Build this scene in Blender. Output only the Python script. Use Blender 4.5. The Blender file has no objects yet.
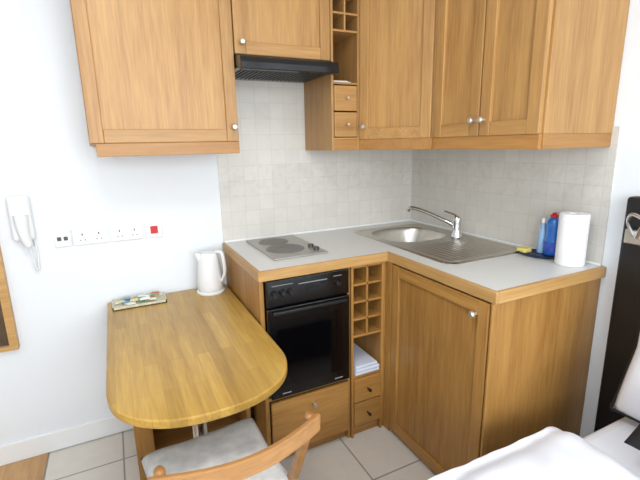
import bpy, bmesh, math, random
from mathutils import Vector, Matrix, noise
random.seed(3)
S=bpy.context.scene
S.view_settings.view_transform='Standard'
S.view_settings.look='None'

# ---------------------------------------------------------------- helpers
def lin(c):
    return tuple(((v/255)/12.92 if v/255<=.04045 else ((v/255+.055)/1.055)**2.4) for v in c)+(1,)
def newmat(name):
    m=bpy.data.materials.new(name); m.use_nodes=True
    nt=m.node_tree; b=nt.nodes['Principled BSDF']
    return m,nt,b
def N(nt,t,**kw):
    n=nt.nodes.new(t)
    for k,v in kw.items(): setattr(n,k,v)
    return n
def plain(name,c,rough=.5,metal=0,var=.04,nscale=8,bump=0,bscale=80,coat=0,spec=.5):
    m,nt,b=newmat(name); L=nt.links
    tc=N(nt,'ShaderNodeTexCoord'); no=N(nt,'ShaderNodeTexNoise'); no.inputs['Scale'].default_value=nscale; no.inputs['Detail'].default_value=4
    L.new(tc.outputs['Object'],no.inputs['Vector'])
    cr=N(nt,'ShaderNodeValToRGB'); l=lin(c)
    cr.color_ramp.elements[0].position=.3; cr.color_ramp.elements[1].position=.7
    cr.color_ramp.elements[0].color=tuple(max(0,v*(1-var)) for v in l[:3])+(1,)
    cr.color_ramp.elements[1].color=tuple(min(1,v*(1+var)) for v in l[:3])+(1,)
    L.new(no.outputs['Fac'],cr.inputs['Fac']); L.new(cr.outputs['Color'],b.inputs['Base Color'])
    b.inputs['Roughness'].default_value=rough; b.inputs['Metallic'].default_value=metal
    b.inputs['Coat Weight'].default_value=coat; b.inputs['Specular IOR Level'].default_value=spec
    if bump:
        n2=N(nt,'ShaderNodeTexNoise'); n2.inputs['Scale'].default_value=bscale
        L.new(tc.outputs['Object'],n2.inputs['Vector'])
        bp=N(nt,'ShaderNodeBump'); bp.inputs['Strength'].default_value=bump; bp.inputs['Distance'].default_value=.002
        L.new(n2.outputs['Fac'],bp.inputs['Height']); L.new(bp.outputs['Normal'],b.inputs['Normal'])
    return m
def wood(name,c1,c2,axis='z',rough=.42,staves=False):
    m,nt,b=newmat(name); L=nt.links
    tc=N(nt,'ShaderNodeTexCoord')
    oi=N(nt,'ShaderNodeObjectInfo')
    add=N(nt,'ShaderNodeVectorMath',operation='MULTIPLY_ADD')
    add.inputs[1].default_value=(1,1,1)
    L.new(tc.outputs['Object'],add.inputs[0])
    sc=N(nt,'ShaderNodeVectorMath',operation='SCALE'); sc.inputs[0].default_value=(3.1,5.7,2.3); L.new(oi.outputs['Random'],sc.inputs['Scale'])
    L.new(sc.outputs[0],add.inputs[2])
    mp=N(nt,'ShaderNodeMapping'); s={'x':(.9,14,14),'y':(14,.9,14),'z':(14,14,.9)}[axis]; mp.inputs['Scale'].default_value=s
    L.new(add.outputs[0],mp.inputs['Vector'])
    n1=N(nt,'ShaderNodeTexNoise'); n1.inputs['Scale'].default_value=1.3; n1.inputs['Detail'].default_value=5; n1.inputs['Distortion'].default_value=.5
    L.new(mp.outputs[0],n1.inputs['Vector'])
    n2=N(nt,'ShaderNodeTexNoise'); n2.inputs['Scale'].default_value=9; n2.inputs['Detail'].default_value=3
    L.new(mp.outputs[0],n2.inputs['Vector'])
    mx=N(nt,'ShaderNodeMath',operation='MULTIPLY_ADD'); mx.inputs[1].default_value=.42
    L.new(n2.outputs['Fac'],mx.inputs[0]); 
    m2=N(nt,'ShaderNodeMath',operation='MULTIPLY'); m2.inputs[1].default_value=.58; L.new(n1.outputs['Fac'],m2.inputs[0]); L.new(m2.outputs[0],mx.inputs[2])
    cr=N(nt,'ShaderNodeValToRGB'); cr.color_ramp.elements[0].position=.34; cr.color_ramp.elements[1].position=.64
    cr.color_ramp.elements[0].color=lin(c1); cr.color_ramp.elements[1].color=lin(c2)
    L.new(mx.outputs[0],cr.inputs['Fac'])
    hs=N(nt,'ShaderNodeHueSaturation')
    mr=N(nt,'ShaderNodeMapRange'); mr.inputs['To Min'].default_value=.92; mr.inputs['To Max'].default_value=1.06
    L.new(oi.outputs['Random'],mr.inputs['Value']); L.new(mr.outputs[0],hs.inputs['Value'])
    L.new(cr.outputs['Color'],hs.inputs['Color'])
    out=hs.outputs['Color']
    if staves:
        sx=N(nt,'ShaderNodeSeparateXYZ'); L.new(tc.outputs['Object'],sx.inputs[0])
        cb=N(nt,'ShaderNodeCombineXYZ')
        a,bb={'y':('Y','X'),'z':('Z','X'),'x':('X','Y')}[axis]
        L.new(sx.outputs[a],cb.inputs['X']); L.new(sx.outputs[bb],cb.inputs['Y'])
        br=N(nt,'ShaderNodeTexBrick'); br.inputs['Scale'].default_value=1; br.inputs['Brick Width'].default_value=.36; br.inputs['Row Height'].default_value=.042
        br.inputs['Mortar Size'].default_value=.0006; br.inputs['Bias'].default_value=0
        br.inputs['Color1'].default_value=(.66,.63,.58,1); br.inputs['Color2'].default_value=(1.0,1.0,1.0,1); br.inputs['Mortar'].default_value=(.5,.45,.4,1)
        L.new(cb.outputs[0],br.inputs['Vector'])
        mm=N(nt,'ShaderNodeMix',data_type='RGBA',blend_type='MULTIPLY'); mm.inputs[0].default_value=.6
        L.new(out,mm.inputs[6]); L.new(br.outputs['Color'],mm.inputs[7]); out=mm.outputs[2]
    L.new(out,b.inputs['Base Color']); b.inputs['Roughness'].default_value=rough
    bp=N(nt,'ShaderNodeBump'); bp.inputs['Strength'].default_value=.08; bp.inputs['Distance'].default_value=.001
    L.new(n2.outputs['Fac'],bp.inputs['Height']); L.new(bp.outputs['Normal'],b.inputs['Normal'])
    return m
def tiles(name,c,cm,size,plane,off=(0,0),mortar=.003,rough=.25,band=None,var=.03,blotch=.05):
    m,nt,b=newmat(name); L=nt.links
    tc=N(nt,'ShaderNodeTexCoord'); sx=N(nt,'ShaderNodeSeparateXYZ'); L.new(tc.outputs['Object'],sx.inputs[0])
    cb=N(nt,'ShaderNodeCombineXYZ'); L.new(sx.outputs[plane[0]],cb.inputs['X']); L.new(sx.outputs[plane[1]],cb.inputs['Y'])
    mp=N(nt,'ShaderNodeMapping'); mp.inputs['Location'].default_value=(20*size-off[0],20*size-off[1],0); L.new(cb.outputs[0],mp.inputs['Vector'])
    br=N(nt,'ShaderNodeTexBrick'); br.offset=0; br.offset_frequency=1; br.squash=1
    br.inputs['Scale'].default_value=1; br.inputs['Brick Width'].default_value=size; br.inputs['Row Height'].default_value=size
    br.inputs['Mortar Size'].default_value=mortar; br.inputs['Mortar Smooth'].default_value=.2
    l=lin(c); br.inputs['Color1'].default_value=tuple(v*(1-var) for v in l[:3])+(1,); br.inputs['Color2'].default_value=tuple(min(1,v*(1+var)) for v in l[:3])+(1,)
    br.inputs['Mortar'].default_value=lin(cm)
    L.new(mp.outputs[0],br.inputs['Vector'])
    no=N(nt,'ShaderNodeTexNoise'); no.inputs['Scale'].default_value=22; no.inputs['Detail'].default_value=5; L.new(tc.outputs['Object'],no.inputs['Vector'])
    mr=N(nt,'ShaderNodeMapRange'); mr.inputs['To Min'].default_value=1-blotch; mr.inputs['To Max'].default_value=1+blotch; L.new(no.outputs['Fac'],mr.inputs['Value'])
    mm=N(nt,'ShaderNodeMix',data_type='RGBA',blend_type='MULTIPLY'); mm.inputs[0].default_value=1
    L.new(br.outputs['Color'],mm.inputs[6]); L.new(mr.outputs[0],mm.inputs[7])
    out=mm.outputs[2]
    if band:
        z=sx.outputs['Z']
        g=N(nt,'ShaderNodeMath',operation='COMPARE'); g.inputs[1].default_value=(band[0]+band[1])/2; g.inputs[2].default_value=(band[1]-band[0])/2; L.new(z,g.inputs[0])
        wv=N(nt,'ShaderNodeTexNoise'); wv.inputs['Scale'].default_value=38; wv.inputs['Detail'].default_value=2; L.new(tc.outputs['Object'],wv.inputs['Vector'])
        th=N(nt,'ShaderNodeMapRange'); th.inputs['From Min'].default_value=.52; th.inputs['From Max'].default_value=.62; L.new(wv.outputs['Fac'],th.inputs['Value'])
        ml=N(nt,'ShaderNodeMath',operation='MULTIPLY'); L.new(th.outputs[0],ml.inputs[0]); L.new(g.outputs[0],ml.inputs[1])
        m3=N(nt,'ShaderNodeMath',operation='MULTIPLY'); m3.inputs[1].default_value=.10; L.new(ml.outputs[0],m3.inputs[0])
        mx=N(nt,'ShaderNodeMix',data_type='RGBA'); L.new(m3.outputs[0],mx.inputs[0]); L.new(out,mx.inputs[6]); mx.inputs[7].default_value=lin((150,138,125)); out=mx.outputs[2]
    L.new(out,b.inputs['Base Color']); b.inputs['Roughness'].default_value=rough
    bp=N(nt,'ShaderNodeBump'); bp.inputs['Strength'].default_value=.2; bp.inputs['Distance'].default_value=.002; bp.invert=True
    L.new(br.outputs['Fac'],bp.inputs['Height']); L.new(bp.outputs['Normal'],b.inputs['Normal'])
    return m

def empty(name):
    e=bpy.data.objects.new(name,None); e.empty_display_size=.1; S.collection.objects.link(e); return e
def mkobj(name,bm,mat,parent=None,smooth=False,bevel=0,seg=2,sub=0):
    me=bpy.data.meshes.new(name); bmesh.ops.recalc_face_normals(bm,faces=bm.faces); bm.to_mesh(me); bm.free()
    if mat: me.materials.append(mat)
    o=bpy.data.objects.new(name,me); S.collection.objects.link(o)
    if parent: o.parent=parent
    if smooth:
        for p in me.polygons: p.use_smooth=True
    if bevel:
        md=o.modifiers.new('b','BEVEL'); md.width=bevel; md.segments=seg; md.limit_method='ANGLE'; md.angle_limit=math.radians(40)
    if sub:
        md=o.modifiers.new('s','SUBSURF'); md.levels=sub; md.render_levels=sub
    return o
def addbox(bm,lo,hi):
    x0,y0,z0=lo;x1,y1,z1=hi
    v=[bm.verts.new(c) for c in [(x0,y0,z0),(x1,y0,z0),(x1,y1,z0),(x0,y1,z0),(x0,y0,z1),(x1,y0,z1),(x1,y1,z1),(x0,y1,z1)]]
    for f in [(3,2,1,0),(4,5,6,7),(0,1,5,4),(1,2,6,5),(2,3,7,6),(3,0,4,7)]: bm.faces.new([v[i] for i in f])
def box(name,lo,hi,mat,parent=None,bevel=.0015,seg=2,smooth=False):
    bm=bmesh.new(); lo2=[min(a,b) for a,b in zip(lo,hi)]; hi2=[max(a,b) for a,b in zip(lo,hi)]
    addbox(bm,lo2,hi2); return mkobj(name,bm,mat,parent,bevel=bevel,seg=seg,smooth=smooth)
def boxes(name,lst,mat,parent=None,bevel=0):
    bm=bmesh.new()
    for lo,hi in lst: addbox(bm,[min(a,b) for a,b in zip(lo,hi)],[max(a,b) for a,b in zip(lo,hi)])
    return mkobj(name,bm,mat,parent,bevel=bevel)
def prism(name,poly,z0,z1,mat,parent=None,bevel=.0015,seg=2):
    bm=bmesh.new(); a=[bm.verts.new((x,y,z0)) for x,y in poly]; b=[bm.verts.new((x,y,z1)) for x,y in poly]; n=len(poly)
    bm.faces.new(a[::-1]); bm.faces.new(b)
    for i in range(n): bm.faces.new([a[i],a[(i+1)%n],b[(i+1)%n],b[i]])
    return mkobj(name,bm,mat,parent,bevel=bevel,seg=seg)
def obox(name,p,u,n,u0,u1,n0,n1,z0,z1,mat,parent,bevel=.0015):
    P=lambda a,b:(p[0]+u[0]*a+n[0]*b,p[1]+u[1]*a+n[1]*b)
    return prism(name,[P(u0,n0),P(u1,n0),P(u1,n1),P(u0,n1)],z0,z1,mat,parent,bevel)
def lathe(name,prof,loc,mat,parent=None,seg=40,sx=1,sy=1,axis='z',rot=None):
    bm=bmesh.new(); rings=[]
    for r,z in prof:
        if r<1e-6: rings.append([bm.verts.new((0,0,z))])
        else: rings.append([bm.verts.new((r*sx*math.cos(2*math.pi*i/seg),r*sy*math.sin(2*math.pi*i/seg),z)) for i in range(seg)])
    for a,b in zip(rings[:-1],rings[1:]):
        for i in range(seg):
            j=(i+1)%seg
            if len(a)==1 and len(b)==1: continue
            if len(a)==1: bm.faces.new([a[0],b[i],b[j]])
            elif len(b)==1: bm.faces.new([a[i],a[j],b[0]])
            else: bm.faces.new([a[i],a[j],b[j],b[i]])
    M=Matrix.Identity(4)
    if rot is not None: M=rot.to_4x4()
    bm.transform(Matrix.Translation(loc)@M)
    o=mkobj(name,bm,mat,parent,smooth=True)
    md=o.modifiers.new('e','EDGE_SPLIT'); md.split_angle=math.radians(40)
    return o
def tube(name,pts,r,mat,parent=None,radii=None,seg=14,closed=False,flat=None):
    P=[Vector(p) for p in pts]; out=[];R=[]
    n=len(P)
    for i in range(n-1):
        p0=P[max(i-1,0)];p1=P[i];p2=P[i+1];p3=P[min(i+2,n-1)]
        for k in range(8):
            t=k/8; out.append(.5*((2*p1)+(p2-p0)*t+(2*p0-5*p1+4*p2-p3)*t*t+(3*p1-p0-3*p2+p3)*t**3))
            if radii: R.append(radii[i]*(1-t)+radii[i+1]*t)
            else: R.append(r)
    out.append(P[-1]); R.append(radii[-1] if radii else r)
    bm=bmesh.new(); rings=[]; up=Vector((0,0,1))
    d0=(out[1]-out[0]).normalized()
    if abs(d0.z)>.95: up=Vector((0,1,0))
    side=d0.cross(up).normalized()
    for i,p in enumerate(out):
        d=(out[min(i+1,len(out)-1)]-out[max(i-1,0)]).normalized()
        side=(side-d*side.dot(d)).normalized(); nn=side.cross(d)
        fx,fy=(flat or (1,1))
        rings.append([bm.verts.new(p+R[i]*(side*math.cos(2*math.pi*k/seg)*fx+nn*math.sin(2*math.pi*k/seg)*fy)) for k in range(seg)])
    for a,b in zip(rings[:-1],rings[1:]):
        for k in range(seg): bm.faces.new([a[k],a[(k+1)%seg],b[(k+1)%seg],b[k]])
    bm.faces.new(rings[0]); bm.faces.new(rings[-1][::-1])
    return mkobj(name,bm,mat,parent,smooth=True)
def beam(name,a,b,w,t,mat,parent,bevel=.003,side=(1,0,0)):
    a=Vector(a);b=Vector(b);d=(b-a).normalized(); s=Vector(side); s=(s-d*s.dot(d)).normalized(); n=d.cross(s)
    bm=bmesh.new(); v=[]
    for p in (a,b):
        for i,j in ((-1,-1),(1,-1),(1,1),(-1,1)): v.append(bm.verts.new(p+s*w/2*i+n*t/2*j))
    for f in [(3,2,1,0),(4,5,6,7),(0,1,5,4),(1,2,6,5),(2,3,7,6),(3,0,4,7)]: bm.faces.new([v[i] for i in f])
    return mkobj(name,bm,mat,parent,bevel=bevel)
def pillow(name,c,size,mat,parent=None,rot=None,seed=0,p=3.0,wr=.008,piping=None):
    bm=bmesh.new(); n=28
    def pt(i,j,s):
        u=-1+2*i/n; v=-1+2*j/n
        h=max(0,(1-abs(u)**p)*(1-abs(v)**p))**.5
        k=1-.06*(1-abs(v))*abs(u)**4 ; k2=1-.06*(1-abs(u))*abs(v)**4
        x=u*size[0]/2*k; y=v*size[1]/2*k2
        z=s*h*size[2]/2+ wr*h*noise.noise(Vector((x*9+seed,y*9,s*3+seed)))
        return (x,y,z)
    top=[[bm.verts.new(pt(i,j,1)) for j in range(n+1)] for i in range(n+1)]
    bot=[[top[i][j] if i in(0,n) or j in (0,n) else bm.verts.new(pt(i,j,-1)) for j in range(n+1)] for i in range(n+1)]
    for i in range(n):
        for j in range(n):
            bm.faces.new([top[i][j],top[i+1][j],top[i+1][j+1],top[i][j+1]])
            bm.faces.new([bot[i][j],bot[i][j+1],bot[i+1][j+1],bot[i+1][j]])
    M=Matrix.Translation(c)@(rot.to_4x4() if rot is not None else Matrix.Identity(4))
    bm.transform(M)
    e=parent
    if piping: e=empty(name)
    o=mkobj('cushion_body' if piping else name,bm,mat,e,smooth=True)
    if piping:
        loop=[pt(i,0,1) for i in range(0,n,2)]+[pt(n,j,1) for j in range(0,n,2)]+[pt(i,n,1) for i in range(n,0,-2)]+[pt(0,j,1) for j in range(n,-1,-2)]
        tube('piping',[M@Vector(q) for q in loop],.006,piping,e,seg=8)
    return o
def knob(p,n,parent,mat,r=.012):
    n=Vector(n); q=Vector((0,0,1)).rotation_difference(n).to_matrix()
    lathe('knob',[(0,0),(r*.55,0),(r*.5,.012),(r,.018),(r,.024),(r*.7,.029),(0,.030)],p,mat,parent,seg=20,rot=q)

# ---------------------------------------------------------------- materials
UP1,UP2=(156,113,64),(188,144,86)
wz=wood('cabinet_wood_v',UP1,UP2,'z'); wx=wood('cabinet_wood_x',UP1,UP2,'x'); wy=wood('cabinet_wood_y',UP1,UP2,'y')
LO1,LO2=(148,102,48),(180,134,72)
lz=wood('base_wood_v',LO1,LO2,'z'); lx=wood('base_wood_x',LO1,LO2,'x'); ly=wood('base_wood_y',LO1,LO2,'y')
trimx=wood('edge_wood_x',(172,130,74),(200,158,100),'x'); trimy=wood('edge_wood_y',(172,130,74),(200,158,100),'y')
PL1,PL2=(152,104,52),(176,128,70)
pz=wood('pelmet_x',PL1,PL2,'x'); py=wood('pelmet_y',PL1,PL2,'y')
tablew=wood('table_wood',(168,128,54),(200,160,78),'y',rough=.28,staves=True)
chairw=wood('chair_wood',(138,94,50),(170,122,68),'x',rough=.35)
wall=plain('wall_paint',(230,234,238),.8,var=.01,nscale=2)
ceilm=plain('ceiling_paint',(240,240,240),.9,var=.01)
white=plain('white_gloss',(236,238,239),.3,var=.01)
plastic=plain('white_plastic',(230,231,232),.35,var=.01)
chrome=plain('chrome',(215,215,215),.14,metal=1,var=.02)
steel=plain('brushed_steel',(205,201,193),.34,metal=1,var=.05,nscale=30)
steelh=plain('hob_steel',(175,172,166),.4,metal=.8,var=.04,nscale=30)
knobm=plain('knob_nickel',(215,210,200),.3,metal=.8,var=.02)
black=plain('oven_black',(9,9,10),.16,var=.1,coat=.2)
blackm=plain('black_matte',(16,16,17),.45,var=.1)
darkglass=plain('dark_glass',(6,6,8),.06,var=.05)
hotplate=plain('hotplate_iron',(112,109,105),.5,var=.1)
redm=plain('red_plastic',(200,30,30),.35); bluem=plain('blue_liquid',(30,110,200),.2,coat=.5)
yellow=plain('yellow_sponge',(225,205,110),.9,bump=.6,bscale=200)
navy=plain('navy_plastic',(25,35,75),.35)
duvet=plain('bed_linen',(230,232,239),.9,var=.02,bump=.15,bscale=300)
blackcl=plain('black_fabric',(16,16,18),.7,bump=.3,bscale=300)
leather=plain('black_leather',(18,17,18),.4,var=.2,bump=.3,bscale=150)
paper=plain('paper_towel',(238,238,240),.95,var=.02,bump=.5,bscale=120)
towel=plain('towel_blue_white',(205,210,225),.95,bump=.4,bscale=250)
worktop=plain('laminate',(212,212,208),.35,var=.05,nscale=160)
cush=plain('cushion_fabric',(192,190,187),.9,var=.14,nscale=30,bump=.3,bscale=250)
floor_t=tiles('floor_tile',(214,208,199),(150,143,134),.312,('X','Y'),(-.824,-.84),mortar=.004,rough=.35,blotch=.07)
wt=(208,204,196)
tile_b=tiles('wall_tile_back',wt,(199,195,187),.076,('X','Z'),(0,.9),mortar=.0018,band=(1.128,1.28),blotch=.07)
tile_r=tiles('wall_tile_right',wt,(199,195,187),.076,('Y','Z'),(0,.9),mortar=.0018,band=(1.128,1.28),blotch=.07)
woodfl=wood('wood_floor',(165,124,80),(195,154,105),'y',rough=.4)

# ---------------------------------------------------------------- room
XL,YF,H=-2.9,-3.6,2.4
box('floor',(XL-.1,YF-.1,-.1),(.1,.1,0),floor_t,bevel=0)
box('floor_wood_strip',(XL,YF,0),(-2.075,0,.004),woodfl,bevel=0)
box('ceiling',(XL-.1,YF-.1,H),(.1,.1,H+.1),ceilm,bevel=0)
box('wall_back',(XL-.1,0,0),(.1,.1,H),wall,bevel=0)
box('wall_right',(0,YF-.1,0),(.1,0,H),wall,bevel=0)
box('wall_left',(XL-.1,YF-.1,0),(XL,0,H),wall,bevel=0)
wx0,wx1,wz0,wz1=-2.5,-.3,.8,2.15
boxes('wall_front',[((XL,YF-.1,0),(wx0,YF,H)),((wx1,YF-.1,0),(0,YF,H)),((wx0,YF-.1,0),(wx1,YF,wz0)),((wx0,YF-.1,wz1),(wx1,YF,H))],wall)
boxes('window_1',[((wx0,YF-.08,wz0),(wx1,YF-.02,wz0+.05)),((wx0,YF-.08,wz1-.05),(wx1,YF-.02,wz1)),((wx0,YF-.08,wz0),(wx0+.05,YF-.02,wz1)),((wx1-.05,YF-.08,wz0),(wx1,YF-.02,wz1)),((-1.43,YF-.08,wz0),(-1.37,YF-.02,wz1))],white)
box('baseboard_back',(XL,-.014,0.004),(-1.195,0,.1),white,bevel=.003)
box('wall_tiles_back',(-1.19,-.006,.9),(-.006,0,1.76),tile_b,bevel=0)
box('wall_tiles_right',(-.006,-1.17,.9),(0,0,1.42),tile_r,bevel=0)

# ---------------------------------------------------------------- base units
Z1=.858; F=-.57
bc=empty('base_cabinet')
box('side_left',(-1.19,F,0),(-1.172,-.008,Z1),lz,bc)
box('stile_mid',(-.79,F,0),(-.777,-.02,Z1),lz,bc)
box('oven_shelf',(-1.172,F,.315),(-.79,-.03,.33),lx,bc)
box('base_board',(-1.172,F+.02,0),(-.79,F+.04,.055),lx,bc)
box('drawer_front',(-1.168,F-.018,.06),(-.795,F,.312),lx,bc,bevel=.003)
knob((-.975,F-.018,.265),(0,-1,0),bc,knobm,r=.010)
box('back_panel',(-1.172,-.02,0),(-.79,-.012,Z1),lz,bc)
wr=empty('wine_rack')
xa,xb=-.775,-.602
box('side_a',(xa,F-.01,.0),(xa+.012,-.2,Z1),lz,wr); box('side_b',(xb-.012,F-.01,0),(xb,-.2,Z1),lz,wr)
box('divider',((xa+xb)/2-.005,F-.005,.52),((xa+xb)/2+.005,-.25,Z1),lz,wr)
for i in range(5): box('rack_shelf',(xa+.012,F-.005,.515+i*.0825),(xb-.012,-.25,.525+i*.0825),lx,wr)
box('rack_back',(xa+.012,-.25,.3),(xb-.012,-.24,Z1),lz,wr)
box('open_shelf',(xa+.012,F-.008,.312),(xb-.012,-.25,.325),lx,wr)
for z0,z1 in ((.06,.18),(.187,.308)):
    box('small_drawer',(xa+.014,F-.014,z0),(xb-.014,-.27,z1),lx,wr,bevel=.003)
    knob(((xa+xb)/2,F-.014,(z0+z1)/2),(0,-1,0),wr,blackm,r=.007)
box('rack_base',(xa+.012,F+.01,0),(xb-.012,F+.03,.055),lx,wr)
tw=boxes('folded_towel',[((xa+.018,F-.015,.3255),(xb-.02,-.32,.342)),((xa+.02,F-.018,.343),(xb-.022,-.32,.358)),((xa+.022,F-.012,.359),(xb-.03,-.33,.372))],towel,None,bevel=.006)
sc=empty('base_cabinet')
box('corner_post',(-.6,F,0),(-.57,F+.06,Z1),lz,sc)
box('corner_filler',(-.588,-.615,0),(-.57,F,Z1),lz,sc)
def door(par,p0,p1,nrm,z0,z1,mv,mh,fr=.055,th=.02,name='door',panel=None):
    p0=Vector(p0);p1=Vector(p1);u=(p1-p0);Ln=u.length;u.normalize()
    u=(u.x,u.y)
    g=.002
    obox(name+'_stile_l',p0,u,nrm,g,fr,0,th,z0,z1,mv,par,.003)
    obox(name+'_stile_r',p0,u,nrm,Ln-fr,Ln-g,0,th,z0,z1,mv,par,.003)
    obox(name+'_rail_b',p0,u,nrm,fr,Ln-fr,0,th-.0008,z0,z0+fr,mh,par,.003)
    obox(name+'_rail_t',p0,u,nrm,fr,Ln-fr,0,th-.0008,z1-fr,z1,mh,par,.003)
    obox(name+'_panel',p0,u,nrm,fr,Ln-fr,0.001,th-.011,z0+fr,z1-fr,panel or mv,par,0)
door(sc,(-.57,-.618),(-.57,-1.165),(-1,0),.02,.85,lz,ly,fr=.05,th=.018)
box('base_board',(-.57,-1.165,0),(-.55,-.61,.02),ly,sc)
knob((-.588,-1.11,.80),(-1,0,0),sc,knobm)
box('end_panel',(-.57,-1.175,0),(-.002,-1.157,Z1),lz,sc)
box('end_stile',(-.588,-1.178,0),(-.545,-1.17,Z1),lz,sc)
ct=empty('countertop')
hx0,hx1,hy0,hy1=-.48,-.07,-.53,-.15
T0,T1=.86,.9
boxes('laminate_top',[((-1.185,-.575,T0),(-.575,-.006,T1)),((-.575,-1.175,T0),(hx0,-.006,T1)),((hx1,-1.175,T0),(-.006,-.006,T1)),((hx0,-1.175,T0),(hx1,hy0,T1)),((hx0,hy1,T0),(hx1,-.006,T1))],worktop,ct)
box('edge_front',(-1.197,-.59,T0-.002),(-.59,-.575,T1+.0005),trimx,ct,bevel=.003)
box('edge_left',(-1.197,-.575,T0-.002),(-1.185,-.006,T1+.0005),trimy,ct,bevel=.003)
box('edge_inner',(-.59,-1.19,T0-.002),(-.575,-.575,T1+.0005),trimy,ct,bevel=.003)
box('edge_end',(-.575,-1.19,T0-.002),(-.002,-1.175,T1+.0005),trimx,ct,bevel=.003)
box('seal_strip',(-1.185,-.012,T1),(-.006,-.006,T1+.008),white,ct)
box('seal_strip',(-.012,-1.17,T1),(-.006,-.006,T1+.008),white,ct)
# sink
bm=bmesh.new(); nx,ny=84,140; sx0,sx1,sy0,sy1=-.505,-.04,-.885,-.115
def sm(a,b,x):
    t=min(1,max(0,(x-a)/(b-a))); return t*t*(3-2*t)
V={}
for i in range(nx+1):
    for j in range(ny+1):
        x=sx0+(sx1-sx0)*i/nx; y=sy0+(sy1-sy0)*j/ny
        cx,cy=(sx0+sx1)/2,(sy0+sy1)/2; rx,ry=(sx1-sx0)/2,(sy1-sy0)/2
        R=.05; dx=max(abs(x-cx)-(rx-R),0); dy=max(abs(y-cy)-(ry-R),0)
        e=math.hypot(dx,dy)
        if e>R*1.02: continue
        edge=min(rx-abs(x-cx),ry-abs(y-cy),R-e if e>0 else 1)
        z=.9065
        z-=.006*(1-sm(0,.006,edge))
        inn=sm(.018,.028,edge)
        z-=.004*inn
        bx,by=-.275,-.33
        q=(abs((x-bx)/.185)**3+abs((y-by)/.175)**3)**(1/3)
        z-=.14*(1-sm(.74,.98,q))
        if y<-.55 and edge>.03:
            z+=.0018*math.sin((x-sx0)/.028*2*math.pi)*sm(-.55,-.58,y)*sm(.03,.05,edge)
        V[i,j]=bm.verts.new((x,y,z))
for i in range(nx):
    for j in range(ny):
        k=[(i,j),(i+1,j),(i+1,j+1),(i,j+1)]
        if all(q in V for q in k): bm.faces.new([V[q] for q in k])
sink=empty('kitchen_sink')
mkobj('sink_top',bm,steel,sink,smooth=True)
lathe('drain',[(0,0),(.02,0),(.034,.003),(.036,.0)],(-.275,-.33,.764),chrome,sink)
tp=empty('faucet'); tx,ty=-.115,-.515
lathe('base',[(0,0),(.028,0),(.026,.010),(.021,.022),(.02,.07),(.022,.075),(.022,.095),(.014,.106),(0,.108)],(tx,ty,.9045),chrome,tp,seg=28)
tube('spout',[(tx,ty,.955),(tx-.035,ty+.06,.985),(tx-.075,ty+.16,1.018),(tx-.105,ty+.235,1.032),(tx-.112,ty+.255,1.014)],.010,chrome,tp)
tube('lever',[(tx,ty,.998),(tx+.0,ty+.01,1.012),(tx-.005,ty+.045,1.020),(tx-.01,ty+.08,1.026)],.007,chrome,tp,flat=(1.4,.7))
# hob
hb=empty('electric_hob')
box('hob_plate',(-1.085,-.465,.9008),(-.825,-.05,.908),steelh,hb,bevel=.003)
for cy,r in ((-.155,.07),(-.315,.085)):
    lathe('hotplate',[(0,.003),(r*.25,.003),(r*.27,.005),(r*.93,.005),(r,.004),(r*1.05,.002),(r*1.08,0)],(-.975,cy,.907),hotplate,hb)
for yy in (-.40,-.34): lathe('hob_knob',[(0,.014),(.010,.014),(.013,.011),(.014,0)],(-.855,yy,.907),plain('hob_knob_grey',(60,58,56),.4),hb,seg=20)
# oven
ov=empty('oven'); O0,O1=-1.168,-.793
box('oven_body',(O0+.005,F+.002,.332),(O1-.005,-.06,.855),blackm,ov)
box('control_panel',(O0,F-.022,.745),(O1,F,.856),black,ov,bevel=.004)
box('oven_door',(O0,F-.026,.335),(O1,F,.738),black,ov,bevel=.004)
box('door_glass',(O0+.035,F-.0268,.39),(O1-.035,F-.0255,.68),darkglass,ov,bevel=0)
box('handle',(O0+.02,F-.040,.713),(O1-.02,F-.026,.728),blackm,ov,bevel=.005,seg=3)
qf=Vector((0,0,1)).rotation_difference(Vector((0,-1,0))).to_matrix()
for x in (-1.135,-1.10,-1.065,-.85): lathe('oven_knob',[(0,.016),(.010,.016),(.013,.012),(.014,0)],(x,F-.022,.80),blackm,ov,seg=20,rot=qf)
box('clock_display',(-1.0,F-.0232,.785),(-.91,F-.0215,.815),darkglass,ov,bevel=0)
grey=plain('print_grey',(130,130,130),.5)
boxes('panel_print',[((-1.03+.0,F-.0226,.825),(-.9,F-.0218,.829)),((-1.145,F-.0226,.832),(-1.055,F-.0218,.835)),((-.87,F-.0226,.832),(-.83,F-.0218,.835)),((-1.12,F-.0266,.352),(-1.08,F-.026,.358)),((-.87,F-.0266,.352),(-.83,F-.026,.358))],grey,ov)

# ---------------------------------------------------------------- wall units
ZP,ZU,ZT=1.348,1.397,2.12
UB=-.295
c1=empty('wall_cabinet')
box('carcass',(-1.72,UB,ZU-.01),(-1.163,-.008,ZT),wz,c1)
door(c1,(-1.72,UB),(-1.161,UB),(0,-1),ZU,ZT,wz,wx,fr=.05)
box('pelmet',(-1.70,UB-.015,ZP),(-1.161,UB+.005,ZU),pz,c1); 
knob((-1.183,UB-.02,1.455),(0,-1,0),c1,knobm)
c2=empty('wall_cabinet')
box('carcass',(-1.16,UB,1.742),(-.722,-.008,ZT),wz,c2)
door(c2,(-1.16,UB),(-.722,UB),(0,-1),1.742,ZT,wz,wx,fr=.05)
knob((-1.13,UB-.02,1.785),(0,-1,0),c2,knobm)
hd=empty('range_hood')
prism('hood_body',[(-1.16,-.008),(-.724,-.008),(-.724,-.33),(-1.16,-.33)],1.685,1.738,black,hd,bevel=.003)
bm=bmesh.new()
pr=[(-.33,1.69),(-.33,1.735),(-.385,1.722),(-.395,1.70),(-.39,1.675),(-.375,1.672)]
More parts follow.
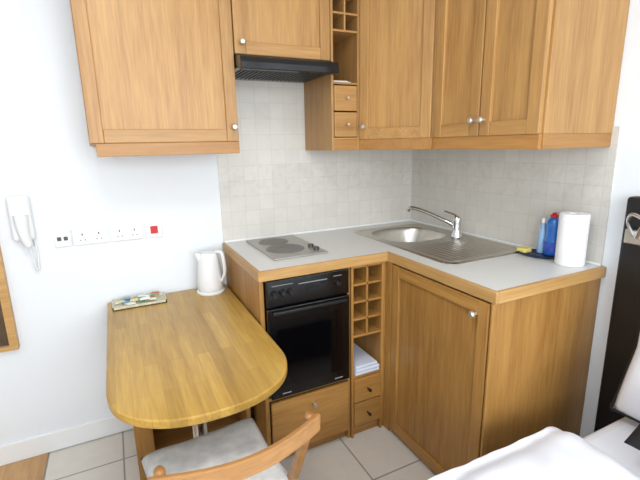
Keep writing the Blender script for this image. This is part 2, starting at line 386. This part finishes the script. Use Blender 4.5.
A=[bm.verts.new((-1.159,y,z)) for y,z in pr];B=[bm.verts.new((-.722,y,z)) for y,z in pr]
bm.faces.new(A);bm.faces.new(B[::-1])
for i in range(len(pr)): bm.faces.new([A[i],A[(i+1)%6],B[(i+1)%6],B[i]])
mkobj('hood_visor',bm,black,hd,bevel=.003)
boxes('hood_filter',[((-1.13+i*.02,-.30,1.682),(-1.122+i*.02,-.06,1.686)) for i in range(20)],plain('filter_grey',(60,60,60),.4,metal=.6),hd)
sp=empty('spice_shelf'); a,b_=-.72,-.572; FY=-.312
box('side_left',(a,FY,ZP),(a+.012,-.008,ZT),wz,sp); box('side_right',(b_-.01,FY,ZP),(b_,-.008,ZT),wz,sp)
box('back',(a+.012,-.02,ZU),(b_-.01,-.01,ZT),wz,sp)
box('pelmet',(a+.012,FY,ZP),(b_-.01,FY+.015,ZU),pz,sp)
for z in (1.398,1.645,1.868,1.94,2.012,2.084): box('shelf',(a+.012,FY+.002,z),(b_-.01,-.02,z+.009),wx,sp)
box('divider',((a+b_)/2-.004,FY+.003,1.87),((a+b_)/2+.004,-.02,ZT),wz,sp)
for z0,z1 in ((1.41,1.522),(1.528,1.64)):
    box('drawer',(a+.015,FY-.002,z0),(b_-.013,-.05,z1),wx,sp,bevel=.003); knob(((a+b_)/2,FY-.002,(z0+z1)/2),(0,-1,0),sp,knobm,r=.007)
boxes('leaflets',[((-.69,-.28,1.655),(-.60,-.1,1.662)),((-.685,-.27,1.662),(-.61,-.11,1.667))],plain('paper_leaflets',(215,215,210),.8),None)
cc=empty('corner_wall_cabinet')
pd0=Vector((-.56,-.305));pd1=Vector((-.392,-.622)); ud=(pd1-pd0).normalized()
nd=(-abs(ud.y),-abs(ud.x))
prism('carcass',[(-.008,-.008),(-.568,-.008),(-.568,-.30),tuple(pd0),tuple(pd1),(-.385,-.628),(-.008,-.628)],ZU-.01,ZT,wz,cc)
door(cc,pd0,pd1,nd,ZU,ZT,wz,wx,fr=.05,th=.018)
kp=pd0+ud*.035; knob((kp.x+nd[0]*.018,kp.y+nd[1]*.018,1.455),(nd[0],nd[1],0),cc,knobm)
obox('pelmet',pd0,(ud.x,ud.y),nd,-.004,(pd1-pd0).length+.004,-.005,.013,ZP,ZU,pz,cc)
c3=empty('wall_cabinet'); UX=-.377
box('carcass',(UX,-1.135,ZU-.01),(-.008,-.63,ZT),wz,c3)
door(c3,(UX,-.63),(UX,-.885),(-1,0),ZU,ZT,wz,wy,fr=.05)
door(c3,(UX,-.886),(UX,-1.14),(-1,0),ZU,ZT,wz,wy,fr=.05)
box('pelmet',(UX-.015,-1.14,ZP),(UX+.005,-.625,ZU),py,c3)
box('end_panel',(UX,-1.146,ZU),(-.002,-1.134,ZT),wz,c3)
box('end_pelmet',(UX,-1.146,ZP),(-.002,-1.13,ZU),pz,c3)
for y in (-.862,-.91): knob((UX-.02,y,1.455),(-1,0,0),c3,knobm)

# ---------------------------------------------------------------- table
tb=empty('breakfast_table'); TZ=.685; tx0,tx1=-1.748,-1.198; cxm=(tx0+tx1)/2; rr=(tx1-tx0)/2
poly=[(tx1,-.016),(tx0,-.016)]
for i in range(49):
    t=math.pi+math.pi*i/48; c_,s_=math.cos(t),math.sin(t)
    poly.append((cxm+rr*math.copysign(abs(c_)**.88,c_),-.81+.258*math.copysign(abs(s_)**.88,s_)))
prism('table_top',poly,TZ-.028,TZ,tablew,tb,bevel=.006,seg=3)
lathe('pedestal',[(0,.0),(.11,0),(.11,.008),(.035,.02),(.025,.03),(.025,.63),(.05,.64),(.06,.657),(0,.657)],(-1.49,-.79,.0005),chrome,tb)
lc=empty('low_cabinet')
X0,X1,Y0,Y1=-1.70,-1.215,-.42,-.03
box('side_l',(X0,Y0,.001),(X0+.07,Y1,.60),lz,lc); box('side_r',(X1-.02,Y0,.001),(X1,Y1,.60),lz,lc)
box('top',(X0,Y0,.60),(X1,Y1,.62),lx,lc); box('bottom',(X0+.07,Y0+.01,.001),(X1-.02,Y1,.06),lx,lc)
box('back',(X0+.07,Y1-.015,.06),(X1-.02,Y1,.60),lz,lc); box('mid_shelf',(X0+.07,Y0+.02,.30),(X1-.02,Y1-.015,.315),lx,lc)
wb=empty('black_box'); box('body',(X0+.09,Y0+.05,.3155),(X1-.12,Y1-.06,.50),blackm,wb,bevel=.02,seg=3); box('lid',(X0+.085,Y0+.045,.50),(X1-.115,Y1-.055,.52),blackm,wb,bevel=.008)
# kettle
kt=empty('kettle'); kx,ky=-1.29,-.10; k=.86
P_=lambda prof:[(r*k,z*k*1.15) for r,z in prof]
lathe('power_base',P_([(0,0),(.075,0),(.078,.008),(.07,.014),(0,.014)]),(kx,ky,TZ),plastic,kt)
lathe('body',P_([(0,0),(.066,0),(.070,.008),(.070,.03),(.064,.10),(.055,.165),(.052,.175),(.045,.185),(.02,.191),(0,.192)]),(kx,ky,TZ+.015),plastic,kt)
tube('handle',[(kx+.03,ky-.02,TZ+.200),(kx+.054,ky-.045,TZ+.200),(kx+.062,ky-.055,TZ+.155),(kx+.062,ky-.05,TZ+.095),(kx+.045,ky-.03,TZ+.05)],.008,plastic,kt,flat=(1.3,.9))
tube('spout',[(kx-.035,ky,TZ+.162),(kx-.048,ky,TZ+.187),(kx-.057,ky,TZ+.199)],.02,plastic,kt,radii=[.018,.014,.009])
# tea tray
tt=empty('tea_tray')
tm=plain('tray_floral',(205,200,175),.4,var=.25,nscale=60)
boxes('tray',[((-1.725,-.15,TZ),(-1.50,-.04,TZ+.004)),((-1.725,-.15,TZ),(-1.72,-.04,TZ+.014)),((-1.505,-.15,TZ),(-1.50,-.04,TZ+.014)),((-1.725,-.15,TZ),(-1.50,-.145,TZ+.014)),((-1.725,-.045,TZ),(-1.50,-.04,TZ+.014))],tm,tt)
cols=[(225,222,215),(110,165,100),(238,238,234),(190,90,70),(230,225,210),(110,150,175),(242,242,242),(220,205,150)]
for i in range(20):
    x=-1.715+random.random()*.165; y=-.140+random.random()*.07; m_=plain('sachet_%d'%i,cols[i%8],.5)
    box('sachet',(x,y,TZ+.004+.0015*i*.7),(x+.026+random.random()*.012,y+.022,TZ+.010+.0015*i*.7),m_,tt,bevel=.002)
# ---------------------------------------------------------------- worktop clutter
lathe('paper_towel_roll',[(.018,0),(.050,0),(.052,.004),(.052,.196),(.050,.20),(.018,.20),(.017,.1),(.018,0)],(-.085,-1.095,.901),paper)
db=empty('dish_soap_bottle'); bx,by=-.05,-.99
lathe('bottle',[(0,0),(.03,0),(.034,.006),(.034,.06),(.028,.09),(.033,.12),(.03,.14),(.014,.158),(.012,.16)],(bx,by,.9095),bluem,db,sx=.75,sy=.9)
lathe('label',[(.0345,.012),(.0348,.055)],(bx,by,.9095),plain('label_blue',(60,90,190),.4,var=.3,nscale=60),db,sx=.76,sy=.91)
lathe('cap',[(.015,0),(.015,.010),(.009,.014),(.007,.02),(0,.021)],(bx,by,1.067),redm,db)
d2=empty('spray_bottle'); lathe('bottle',[(0,0),(.024,0),(.025,.005),(.023,.085),(.012,.115),(.01,.13)],(-.045,-.942,.909),plain('clear_blue',(150,190,225),.2),d2,sx=.8,sy=.7)
lathe('cap',[(.012,0),(.012,.015),(.006,.022),(0,.022)],(-.045,-.942,1.036),white,d2,sx=.8,sy=.7)
dt=lathe('dish_tray',[(0,.0),(.05,0),(.062,.006),(.067,.013),(.064,.013),(.055,.007),(0,.006)],(-.085,-.945,.901),navy,sx=.8,sy=1.3)
sp_=box('sponge',(-.125,-.925,.9085),(-.08,-.88,.928),yellow,bevel=.006,seg=3)
# ---------------------------------------------------------------- wall sockets
def plate(nm,x0,x1,kind):
    e=empty(nm); z0,z1=.965,1.038
    box('plate',(x0,-.010,z0),(x1,0,z1),white,e,bevel=.004,seg=3)
    w=x1-x0
    if kind=='double':
        for c in (x0+w*.27,x0+w*.73):
            boxes('pins',[((c-.0025,-.0106,z0+.042),(c+.0025,-.0098,z0+.052)),((c-.012,-.0106,z0+.02),(c-.006,-.0098,z0+.024)),((c+.006,-.0106,z0+.02),(c+.012,-.0098,z0+.024))],plain('pin_grey',(90,90,90),.6),e)
            box('rocker',(c-.008,-.014,z0+.058),(c+.008,-.009,z0+.069),plastic,e)
    elif kind=='switch':
        box('rocker',(x0+w*.3,-.016,z0+.02),(x0+w*.72,-.009,z0+.055),redm,e)
    else:
        for c in (.3,.68): box('port',(x0+w*(c-.12),-.0125,z0+.028),(x0+w*(c+.12),-.009,z0+.045),plain('port_grey',(80,80,80),.5),e)
plate('telephone_socket',-1.915,-1.85,'tel')
plate('double_power_socket',-1.845,-1.705,'double')
plate('double_power_socket',-1.695,-1.56,'double')
plate('cooker_switch',-1.55,-1.475,'switch')
hdv=empty('wall_hair_dryer')
box('holder',(-2.055,-.04,1.01),(-1.975,0,1.20),plastic,hdv,bevel=.016,seg=4)
tube('grip',[(-2.012,-.045,1.12),(-2.01,-.05,1.05),(-2.0,-.045,.99)],.02,plastic,hdv,radii=[.028,.022,.016])
tube('cord',[(-2.0,-.04,.99),(-1.992,-.03,.90),(-1.985,-.02,.88),(-1.98,-.014,.94),(-1.985,-.01,1.02)],.004,plastic,hdv)
mi=empty('framed_mirror'); mx0,mx1,mz0,mz1=-2.56,-2.105,.545,1.75
mirror=plain('mirror_glass',(120,120,122),.03,metal=1,var=.01)
boxes('frame',[((mx0,-.03,mz0),(mx0+.035,0,mz1)),((mx1-.03,-.03,mz0),(mx1,0,mz1)),((mx0+.035,-.03,mz0),(mx1-.03,0,mz0+.02)),((mx0+.035,-.03,mz1-.035),(mx1-.03,0,mz1))],trimx,mi)
box('glass',(mx0+.035,-.012,mz0+.02),(mx1-.03,0,mz1-.035),mirror,mi,bevel=0)

# ---------------------------------------------------------------- chair
ch=empty('folding_chair')
a0,a1=-1.655,-1.29
for x in (a0+.012,a1-.012):
    tube('back_post',[(x,-.80,.015),(x,-1.0,.24),(x,-1.17,.45),(x,-1.25,.60),(x,-1.31,.75)],.013,chairw,ch,flat=(.9,1.2))
for x in (a0+.035,a1-.035):
    beam('rear_leg',(x,-1.29,.0125),(x,-.90,.43),.02,.03,chairw,ch)
tube('foot_bar',[(a0+.012,-.86,.085),(a1-.012,-.86,.085)],.009,chairw,ch)
tube('rear_bar',[(a0+.035,-1.22,.09),(a1-.035,-1.22,.09)],.009,chairw,ch)
for i in range(6):
    y=-.89-.058*i; box('seat_slat',(a0+.028,y-.045,.425),(a1-.028,y,.44),chairw,ch,bevel=.004)
for x in (a0+.03,a1-.05): box('seat_rail',(x,-1.22,.405),(x+.02,-.89,.425),chairw,ch)
def rail(z0,z1,bow,yb):
    bm=bmesh.new(); n=20; rows=[]
    for i in range(n+1):
        t=i/n; x=a0-.012+(a1-a0+.024)*t; y=yb-bow*math.sin(math.pi*t)
        rows.append([bm.verts.new((x,y-.007,z0)),bm.verts.new((x,y+.007,z0)),bm.verts.new((x,y+.004,z1)),bm.verts.new((x,y-.010,z1))])
    for p,q in zip(rows[:-1],rows[1:]):
        for k in range(4): bm.faces.new([p[k],p[(k+1)%4],q[(k+1)%4],q[k]])
    bm.faces.new(rows[0]);bm.faces.new(rows[-1][::-1])
    mkobj('back_rail',bm,chairw,ch,bevel=.004,seg=3)
rail(.703,.75,.05,-1.31)
pillow('seat_cushion',(-1.472,-1.045,.467),(.36,.35,.055),cush,ch,p=8,wr=.010,seed=4)
for sx_ in (-1,1):
    x=-1.472+sx_*.165
    tube('cushion_tie',[(x,-1.2,.46),(x+sx_*.012,-1.225,.47),(x+sx_*.02,-1.235,.44),(x+sx_*.016,-1.24,.40)],.004,cush,ch)
pv=Vector((-1.38,-1.12,0)); ch.matrix_world=Matrix.Translation(pv+Vector((-.012,.02,0)))@Matrix.Rotation(math.radians(4),4,'Z')@Matrix.Translation(-pv)
# ---------------------------------------------------------------- bed
bd=empty('bed'); B0,B1,BY0,BY1=-1.98,-.07,-2.5,-1.39
box('bed_base',(B0,BY0,.03),(B1,BY1,.24),blackcl,bd,bevel=.01)
box('mattress',(B0,BY0,.24),(B1,BY1,.45),duvet,bd,bevel=.04,seg=4)
bm=bmesh.new(); nx,ny=130,90; g=[]; XE=-.44
for i in range(nx+1):
    row=[]
    for j in range(ny+1):
        x=B0-.02+(XE-B0+.02)*i/nx; t=j/ny; s=t*1.62-.2
        w=BY1-BY0+.07
        zt=.490
        if s<0: y=BY1+.04; z=zt+s*1.0
        else: y=BY1+.04-min(s,w); z=zt-(max(0,s-w))
        if 0<=s<.08: z-=.04*(1-s/.08)**2
        ee=(XE-x)
        if ee<.08: z-=.03*(1-ee/.08)**2
        n1=noise.noise(Vector((x*3.2,s*4.0,1.3)))*.024+noise.noise(Vector((x*8,s*9+x*5,4)))*.014+noise.noise(Vector((x*17+s*9,s*5,9)))*.006
        if s>=0: z+=n1+.010
        else: y+=abs(n1)*.9
        row.append(bm.verts.new((x,y,z)))
    g.append(row)
for i in range(nx):
    for j in range(ny): bm.faces.new([g[i][j],g[i+1][j],g[i+1][j+1],g[i][j+1]])
o=mkobj('duvet',bm,duvet,bd,smooth=True,sub=1)
box('headboard',(-.055,-2.55,.02),(-.003,-1.25,1.18),leather,bd,bevel=.012,seg=3)
pillow('pillow',(-.175,-1.70,.71),(.46,.62,.14),duvet,None,rot=Matrix.Rotation(math.radians(-76),3,'Y'),seed=2,piping=blackcl)
pillow('black_cushion',(-.36,-1.66,.605),(.22,.24,.09),blackcl,None,rot=Matrix.Rotation(math.radians(-35),3,'Y'),seed=5)
rl=empty('reading_lamp')
box('bracket',(-.075,-1.33,1.02),(-.0551,-1.27,1.07),steel,rl,bevel=.004)
tube('arm',[(-.075,-1.30,1.05),(-.10,-1.29,1.10),(-.12,-1.31,1.13),(-.13,-1.35,1.12)],.006,chrome,rl)
lathe('shade',[(.012,.05),(.03,0),(.028,0),(.010,.048),(.012,.05)],(-.13,-1.36,1.06),chrome,rl)

# ---------------------------------------------------------------- light
def area(nm,loc,rot,sx,sy,p,c=(1,1,1)):
    l=bpy.data.lights.new(nm,'AREA'); l.shape='RECTANGLE'; l.size=sx; l.size_y=sy; l.energy=p; l.color=c
    o=bpy.data.objects.new(nm,l); o.location=loc; o.rotation_euler=rot; S.collection.objects.link(o)
area('window_daylight',(-1.4,-3.58,1.5),(math.radians(90),0,0),2.1,1.25,66,(.92,.97,1))
cl=empty('added_fill_lamp')  # fitting added out of view to go with the overhead fill
em,nt,b=newmat('fill_lamp_glow'); b.inputs['Emission Color'].default_value=(1,.97,.92,1); b.inputs['Emission Strength'].default_value=2; b.inputs['Base Color'].default_value=(.9,.9,.9,1)  # glow of the added fitting
lathe('diffuser',[(0,-.07),(.10,-.06),(.15,-.03),(.16,0)],(-1.5,-1.6,H),em,cl)
area('ceiling_fill',(-1.6,-1.5,H-.09),(0,0,0),.5,.5,12,(.98,1,.99))  # soft overhead fill, added to brighten the room
w=bpy.data.worlds.new('World'); S.world=w; w.use_nodes=True
w.node_tree.nodes['Background'].inputs[0].default_value=(.88,.94,1,1); w.node_tree.nodes['Background'].inputs[1].default_value=1.0

# ---------------------------------------------------------------- camera
C=Vector((-1.656,-2.086,1.378)); yaw,pitch,roll,f=.453,.225,-.020,417.928
fw=Vector((math.sin(yaw)*math.cos(pitch),math.cos(yaw)*math.cos(pitch),-math.sin(pitch)))
r=Vector((math.cos(yaw),-math.sin(yaw),0)); u=r.cross(fw)
r2=r*math.cos(roll)+u*math.sin(roll); u2=-r*math.sin(roll)+u*math.cos(roll)
cam=bpy.data.cameras.new('camera'); co=bpy.data.objects.new('camera',cam); S.collection.objects.link(co)
M=Matrix((r2,u2,-fw)).transposed().to_4x4(); M.translation=C; co.matrix_world=M
cam.sensor_width=36; cam.lens=f*36/640; cam.clip_start=.02
S.camera=co
